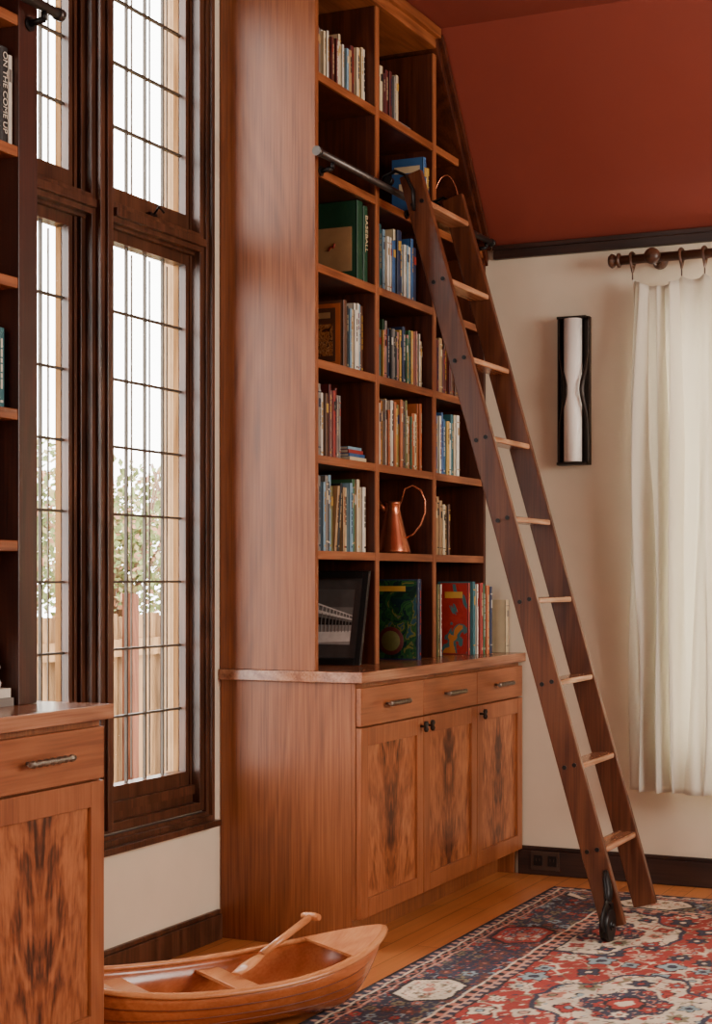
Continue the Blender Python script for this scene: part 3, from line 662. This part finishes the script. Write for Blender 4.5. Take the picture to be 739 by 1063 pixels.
# ------------------------------------------------------------ rug
def rug():
    X0,Xb,Ya,Yb=.745,3.2,3.2,6.17
    dxs,dys=.0046,.0062
    nx=int((Xb-X0)/dxs); ny=int((Yb-Ya)/dys)
    R=(160,54,46);NV=(54,54,72);CR=(216,198,174);LB_=(142,160,166);SAc=(184,116,98);DK=(40,32,36);BR=(106,62,52);OL=(128,118,92);PK=(202,154,134)
    import functools
    @functools.lru_cache(None)
    def cell(i,j,s):
        r=random.Random(i*7919+j*104729+s*31)
        return (r.uniform(.32,.68),r.uniform(.32,.68),r.randint(0,5),r.uniform(.26,.44),r.choice((4,5,6,8)),r.uniform(0,6.28))
    def floral(x,y,sz,s,ground,cols):
        X=x/sz; Y=y/(sz*1.25)
        i=math.floor(X); j=math.floor(Y)
        ox,oy,ci,rad,pet,ph=cell(i,j,s)
        dx=X-i-ox; dy_=Y-j-oy; rr=math.hypot(dx,dy_); th=math.atan2(dy_,dx)
        rp=rad*(1+.22*math.cos(pet*th+ph))
        if rr<rad*.25: return cols[(ci+2)%len(cols)]
        if rr<rad*.36: return DK
        if rr<rp*.8: return cols[ci%len(cols)]
        if rr<rp*.95: return DK if ci%2 else ground
        st=math.sin(X*6.28+2*math.sin(Y*3.1))*.5+math.sin(Y*6.28+1.6*math.sin(X*2.7))*.5
        if abs(st)<.07: return cols[(ci+1)%len(cols)] if ci%3 else OL
        lx=(X*2.3)%1-.5; ly=(Y*2.3+.5*(int(X*2.3)%2))%1-.5
        if abs(lx+ly)*1.6+abs(lx-ly)*3.4<.62: return cols[(ci+3)%len(cols)]
        return ground
    def pat(x,y):
        x+=.003*math.sin(y*31)+.0015*math.sin(y*83+1); y+=.004*math.sin(x*37)+.002*math.sin(x*91)
        d=min(x-X0,Yb-y,Xb-x,y-Ya)
        along=y if (x-X0<=Yb-y) else x
        if d<.010: return DK
        if d<.034:
            k=(along/.05)%1; e=(d-.010)/.024
            return PK if abs(k-.5)<.24*(1-abs(e-.5)*1.6) else NV
        if d<.042: return CR
        if d<.068:
            k=(along/.07)%1; e=(d-.042)/.026
            v=abs(e-.5-.3*math.sin(2*math.pi*k)); return SAc if v<.15 else (LB_ if abs(k-.5)<.1 and .3<e<.7 else DK)
        if d<.075: return PK
        if d<.285:
            e=(d-.178)/.107; c=(along-4.47)/.82; k=((c+.5)%1)-.5; alt=int(math.floor(c+.5))%2
            q=max(abs(e)*1.15,abs(k)*5.2+abs(e)*.45)
            if q<1.0:
                q4=math.hypot(e,k*5)
                if q4<.16: return SAc
                if q>.88: return DK
                if q>.74: return CR if alt==0 else R
                return floral(x,y,.040,3,CR if alt==0 else R,(OL,CR,SAc) if alt==0 else (CR,NV,LB_))
            return floral(x,y,.062,1,NV,(SAc,R,LB_,OL,BR,BR))
        if d<.293: return CR
        if d<.316:
            k=(along/.06)%1; return SAc if abs(k-.5)<.24 else DK
        if d<.323: return PK
        if d<.342:
            k=(along/.05)%1; return PK if abs(k-.5)<.22 else NV
        if d<.349: return DK
        pu,pv=.64,.90
        xx=(x-X0-.1)/pu; yy=(y-Ya)/pv
        r=math.floor(yy); xx+= .5*(r%2); c=math.floor(xx)
        a=(xx-c-.5)*2; b=(yy-r-.5)*2
        th=math.atan2(b,a); q=(abs(a)**1.1+abs(b)**1.1)*(1+.10*math.cos(th*8))
        sw=(c+r)%2
        if q<.14: return CR if q<.07 else R
        if q<.18: return DK
        if q<.42: return floral(x,y,.070,5,LB_ if sw else NV,(CR,R,SAc,PK))
        if q<.47: return CR if not sw else NV
        if q<.84: return floral(x,y,.100,6,CR,(R,LB_,SAc,NV,OL,R))
        if q<.90: return NV
        return floral(x,y,.11,7,R,(CR,LB_,CR,NV,PK,CR))
    verts=[];cols=[];cache={}
    xA,xB,yA,yB=X0-1.96,X0-1.96+nx*dxs,Ya-4.7,Ya-4.7+ny*dys
    for j in range(ny+1):
        for i in range(nx+1):
            verts.append((X0+i*dxs-1.96,Ya+j*dys-4.7,.009+.0006*math.sin(i*1.7)*math.sin(j*2.3)))
            c=pat(X0+i*dxs,Ya+j*dys)
            if c not in cache: cache[c]=(*lin(c),1.0)
            cols.extend(cache[c])
    faces=[]
    for j in range(ny):
        for i in range(nx):
            a=j*(nx+1)+i; faces.append((a,a+1,a+nx+2,a+nx+1))
    nb=len(verts)
    verts+=[(xA,yA,0.0005),(xB,yA,0.0005),(xB,yB,0.0005),(xA,yB,0.0005),(xA,yA,.009),(xB,yA,.009),(xB,yB,.009),(xA,yB,.009)]
    for _ in range(8): cols.extend((*lin(DK),1.0))
    faces+=[(nb,nb+1,nb+5,nb+4),(nb+1,nb+2,nb+6,nb+5),(nb+2,nb+3,nb+7,nb+6),(nb+3,nb,nb+4,nb+7),(nb,nb+3,nb+2,nb+1)]
    me=bpy.data.meshes.new('rug'); me.from_pydata(verts,[],faces)
    at=me.color_attributes.new('col','FLOAT_COLOR','POINT'); at.data.foreach_set('color',cols)
    m,nt,b=newmat('persian_rug_wool'); a=nt.nodes.new('ShaderNodeVertexColor'); a.layer_name='col'
    n=nt.nodes.new('ShaderNodeTexNoise'); n.inputs['Scale'].default_value=9; n.inputs['Detail'].default_value=8
    tc=nt.nodes.new('ShaderNodeTexCoord'); nt.links.new(tc.outputs['Object'],n.inputs['Vector'])
    r=nt.nodes.new('ShaderNodeValToRGB'); r.color_ramp.elements[0].position=.3;r.color_ramp.elements[1].position=.7; r.color_ramp.elements[0].color=(.72,.72,.72,1); r.color_ramp.elements[1].color=(1.12,1.1,1.08,1)
    nt.links.new(n.outputs['Fac'],r.inputs['Fac'])
    mx=nt.nodes.new('ShaderNodeMix'); mx.data_type='RGBA'; mx.blend_type='MULTIPLY'; mx.inputs['Factor'].default_value=1
    nt.links.new(a.outputs['Color'],mx.inputs[6]); nt.links.new(r.outputs['Color'],mx.inputs[7]); nt.links.new(mx.outputs[2],b.inputs['Base Color'])
    b.inputs['Roughness'].default_value=.95
    me.materials.append(m)
    o=bpy.data.objects.new('rug',me); COL.objects.link(o); o.location=(1.96,4.7,0)
    attrs(o,'red and navy patterned persian wool rug on wood floor','rug')
rug()
# ------------------------------------------------------------ model boat
bo=empty('model_boat',(.537,3.868,0),'varnished wooden model rowboat on floor below window','model boat')
L2=.53; B2=.19; BD=Vector((.552,.834,0)).normalized(); BP=Vector((BD.y,-BD.x,0)); BCn=Vector((.553,3.86,.006))
def bw(s): return B2*max(0,(1-abs(s)**2.6))**.75
def rimz(s): return .138+.07*abs(s)**2.2
def kz(s): return .012+(rimz(1)-.06)*max(0,(abs(s)-.62)/.38)**2.2
def BPt(s,w_,z): return BCn+BD*(s*L2)+BP*w_+Vector((0,0,z))
def hullpt(s,t,k=1.0):
    a=abs(t)*math.pi/2; w_=bw(s)*k*math.sin(a)**.8; z=kz(s)+(rimz(s)-kz(s))*(1-math.cos(a))**.85
    sgn=1 if t>=0 else -1
    return BPt(s*(1-.10*(1-abs(t)**1)*abs(s)**4),w_*sgn,z)
ns,ntt=48,20; vs=[];fs=[]
for i in range(ns+1):
    s=-1+2*i/ns
    s=math.sin(s*math.pi/2)
    for j in range(ntt+1): vs.append(hullpt(s,-1+2*j/ntt))
for i in range(ns):
    for j in range(ntt):
        a=i*(ntt+1)+j; fs.append((a,a+1,a+ntt+2,a+ntt+1))
q=MB(); q.add(vs,fs,0,True); q.obj('hull',WBo,parent=bo,solid=.010)
q=MB()
for sg in (-1,1):
    q.tube([BPt(s,sg*(bw(s)+.001),rimz(s)+.002) for s in [math.sin((-1+2*i/40)*math.pi/2) for i in range(41)]],.010,8,flat=(1.4,.8))
q.obj('gunwale',WBo2,parent=bo)
q=MB()
for sg in (-1,1):
    for tt in (.5,.66,.82):
        q.tube([hullpt(s,sg*tt,1.045)-Vector((0,0,.002)) for s in [math.sin((-1+2*i/40)*math.pi/2)*.97 for i in range(41)]],.0014,6)
q.obj('plank_seam',plain('dark_plank_seam',(110,52,26),.4),parent=bo)
q=MB(); q.tube([BPt(s*(1-.1*abs(s)**4),0,kz(s)-.004 if abs(s)<.97 else kz(s)) for s in [-1+2*i/30 for i in range(31)]],.007,8); q.obj('keel',WBo,parent=bo)
for s in (-.45,.12):
    q=MB(); zz=rimz(s)-.028; w_=bw(s)-.012; q.obox(BPt(s,0,zz),BD*.035,BP*w_,Vector((0,0,.005))); q.obj('seat',WBo2,parent=bo,bevel=.001)
for sg in (-1,1):
    q=MB(); n=12; top=[]
    for i in range(n+1):
        s=sg*(.66+.33*i/n); top.append((s,bw(s)-.001))
    vs=[BPt(s,w_,rimz(s)+.007) for s,w_ in top]+[BPt(s,-w_,rimz(s)+.007) for s,w_ in top]
    fs=[(i,i+1,n+1+i+1,n+1+i) for i in range(n)]
    q.add(vs,fs); q.obj('deck',WBo2,parent=bo,solid=.008)
oa=empty('oar',(.55,3.95,.15),'short varnished wooden oar with crossbar grip in boat','oar')
pa=BPt(.34,-.075,.158); pb=BPt(.76,-.185,.222)
dd=(pb-pa).normalized()
q=MB(); q.tube([pa,pa.lerp(pb,.5),pb],[.011,.0105,.011],10); q.obj('shaft',WBo2,parent=oa)
cr=dd.cross(Vector((0,0,1))).normalized()
q=MB(); q.tube([pb-cr*.03,pb-cr*.015,pb,pb+cr*.015,pb+cr*.03],[.009,.012,.013,.012,.009],10); q.obj('grip',WBo2,parent=oa)
q=MB(); e=-dd; q.tube([pa-e*.01,pa+e*.03,pa+e*.07,pa+e*.12],[.011,.020,.024,.018],10,flat=(1,.22)); q.obj('blade',WBo2,parent=oa)
# ------------------------------------------------------------ outside
MB().box(-30,-.27,-5,40,-.6,-.5).obj('ground',plain('garden_ground',(104,90,62),1,0,.3,3,0,.1),kind='structure')
fe=MB()
for i in range(60):
    y=4.5+i*.155; fe.box(-2.63,-2.6,y,y+.150,-.5,.98+.01*(i%3))
fe.box(-2.6,-2.56,4.5,13.8,.75,.85)
for yy in (6.3,7.0,7.55,8.2,8.62,9.6): fe.box(-2.56,-2.49,yy,yy+.07,-.5,1.12,1)
fe.obj('fence',[FEN,POST],label='weathered wooden board fence outside the window',category='fence')
lm=[plain('leaf_green',(116,128,82),.9,0,.3,30,0,.05),plain('leaf_pink',(166,124,98),.9,0,.2,30,0,.05),plain('leaf_tan',(154,142,102),.9,0,.2,30,0,.05),plain('bark_brown',(110,84,66),.8)]
for k,(cx_,cy_,cz_,rr) in enumerate(((-3.4,6.8,1.35,.62),(-3.4,8.1,1.5,.64),(-3.4,9.4,1.4,.64),(-3.4,10.7,1.55,.64),(-3.4,12.0,1.4,.62))):
    q=MB(); rnd=random.Random(k)
    q.tube([(cx_,cy_,-.5),(cx_+.05,cy_,.3),(cx_,cy_+.05,cz_)],[.05,.035,.015],8,3)
    for j in range(7):
        a=rnd.uniform(0,6.28); q.tube([(cx_,cy_,cz_-.5),(cx_+.3*math.cos(a),cy_+.3*math.sin(a),cz_),(cx_+.45*math.cos(a),cy_+.45*math.sin(a),cz_+.5)],[.02,.012,.005],6,3)
    for i in range(3600):
        v=Vector((rnd.gauss(0,1),rnd.gauss(0,1),rnd.gauss(0,1))).normalized()*rr*rnd.uniform(.2,1)
        p=Vector((cx_,cy_,cz_))+v; a=Vector((rnd.gauss(0,1),rnd.gauss(0,1),rnd.gauss(0,1))).normalized(); b_=a.orthogonal().normalized()
        s_=rnd.uniform(.018,.036)
        q.add([p-a*s_,p+b_*s_*.6,p+a*s_,p-b_*s_*.6],[(0,1,2,3)],0 if rnd.random()<.6 else (1 if rnd.random()<.3 else 2))
    q.obj('shrub',lm,label='leafy garden shrub behind the board fence',category='shrub',group='shrubs in the garden')
# ------------------------------------------------------------ light
wd=bpy.data.worlds.new('sky'); sc.world=wd; wd.use_nodes=True
bg=wd.node_tree.nodes['Background']; bg.inputs[0].default_value=(1,.965,.91,1); bg.inputs[1].default_value=14
def area(name,loc,rot,sx,sy,pw,col):
    l=bpy.data.lights.new(name,'AREA'); l.shape='RECTANGLE'; l.size=sx; l.size_y=sy; l.energy=pw; l.color=col
    o=bpy.data.objects.new(name,l); COL.objects.link(o); o.location=loc; o.rotation_euler=rot; return o
area('added_key_side',(5.0,4.3,2.1),(math.radians(83),0,math.pi/2),1.8,1.4,145,(1,.94,.85))  # added key, no fixture; stands in for unseen windows on the right
area('added_fill_rear',(1.2,-1.3,2.0),(math.radians(82),0,0),2.0,1.8,80,(1,.94,.86))  # added fill behind the camera, no real lamp there
area('added_ceiling_fill',(3.4,4.6,1.9),(math.pi,0,0),.8,.8,32,(1,.90,.78))  # added to brighten the ceiling like bounced light, no fixture
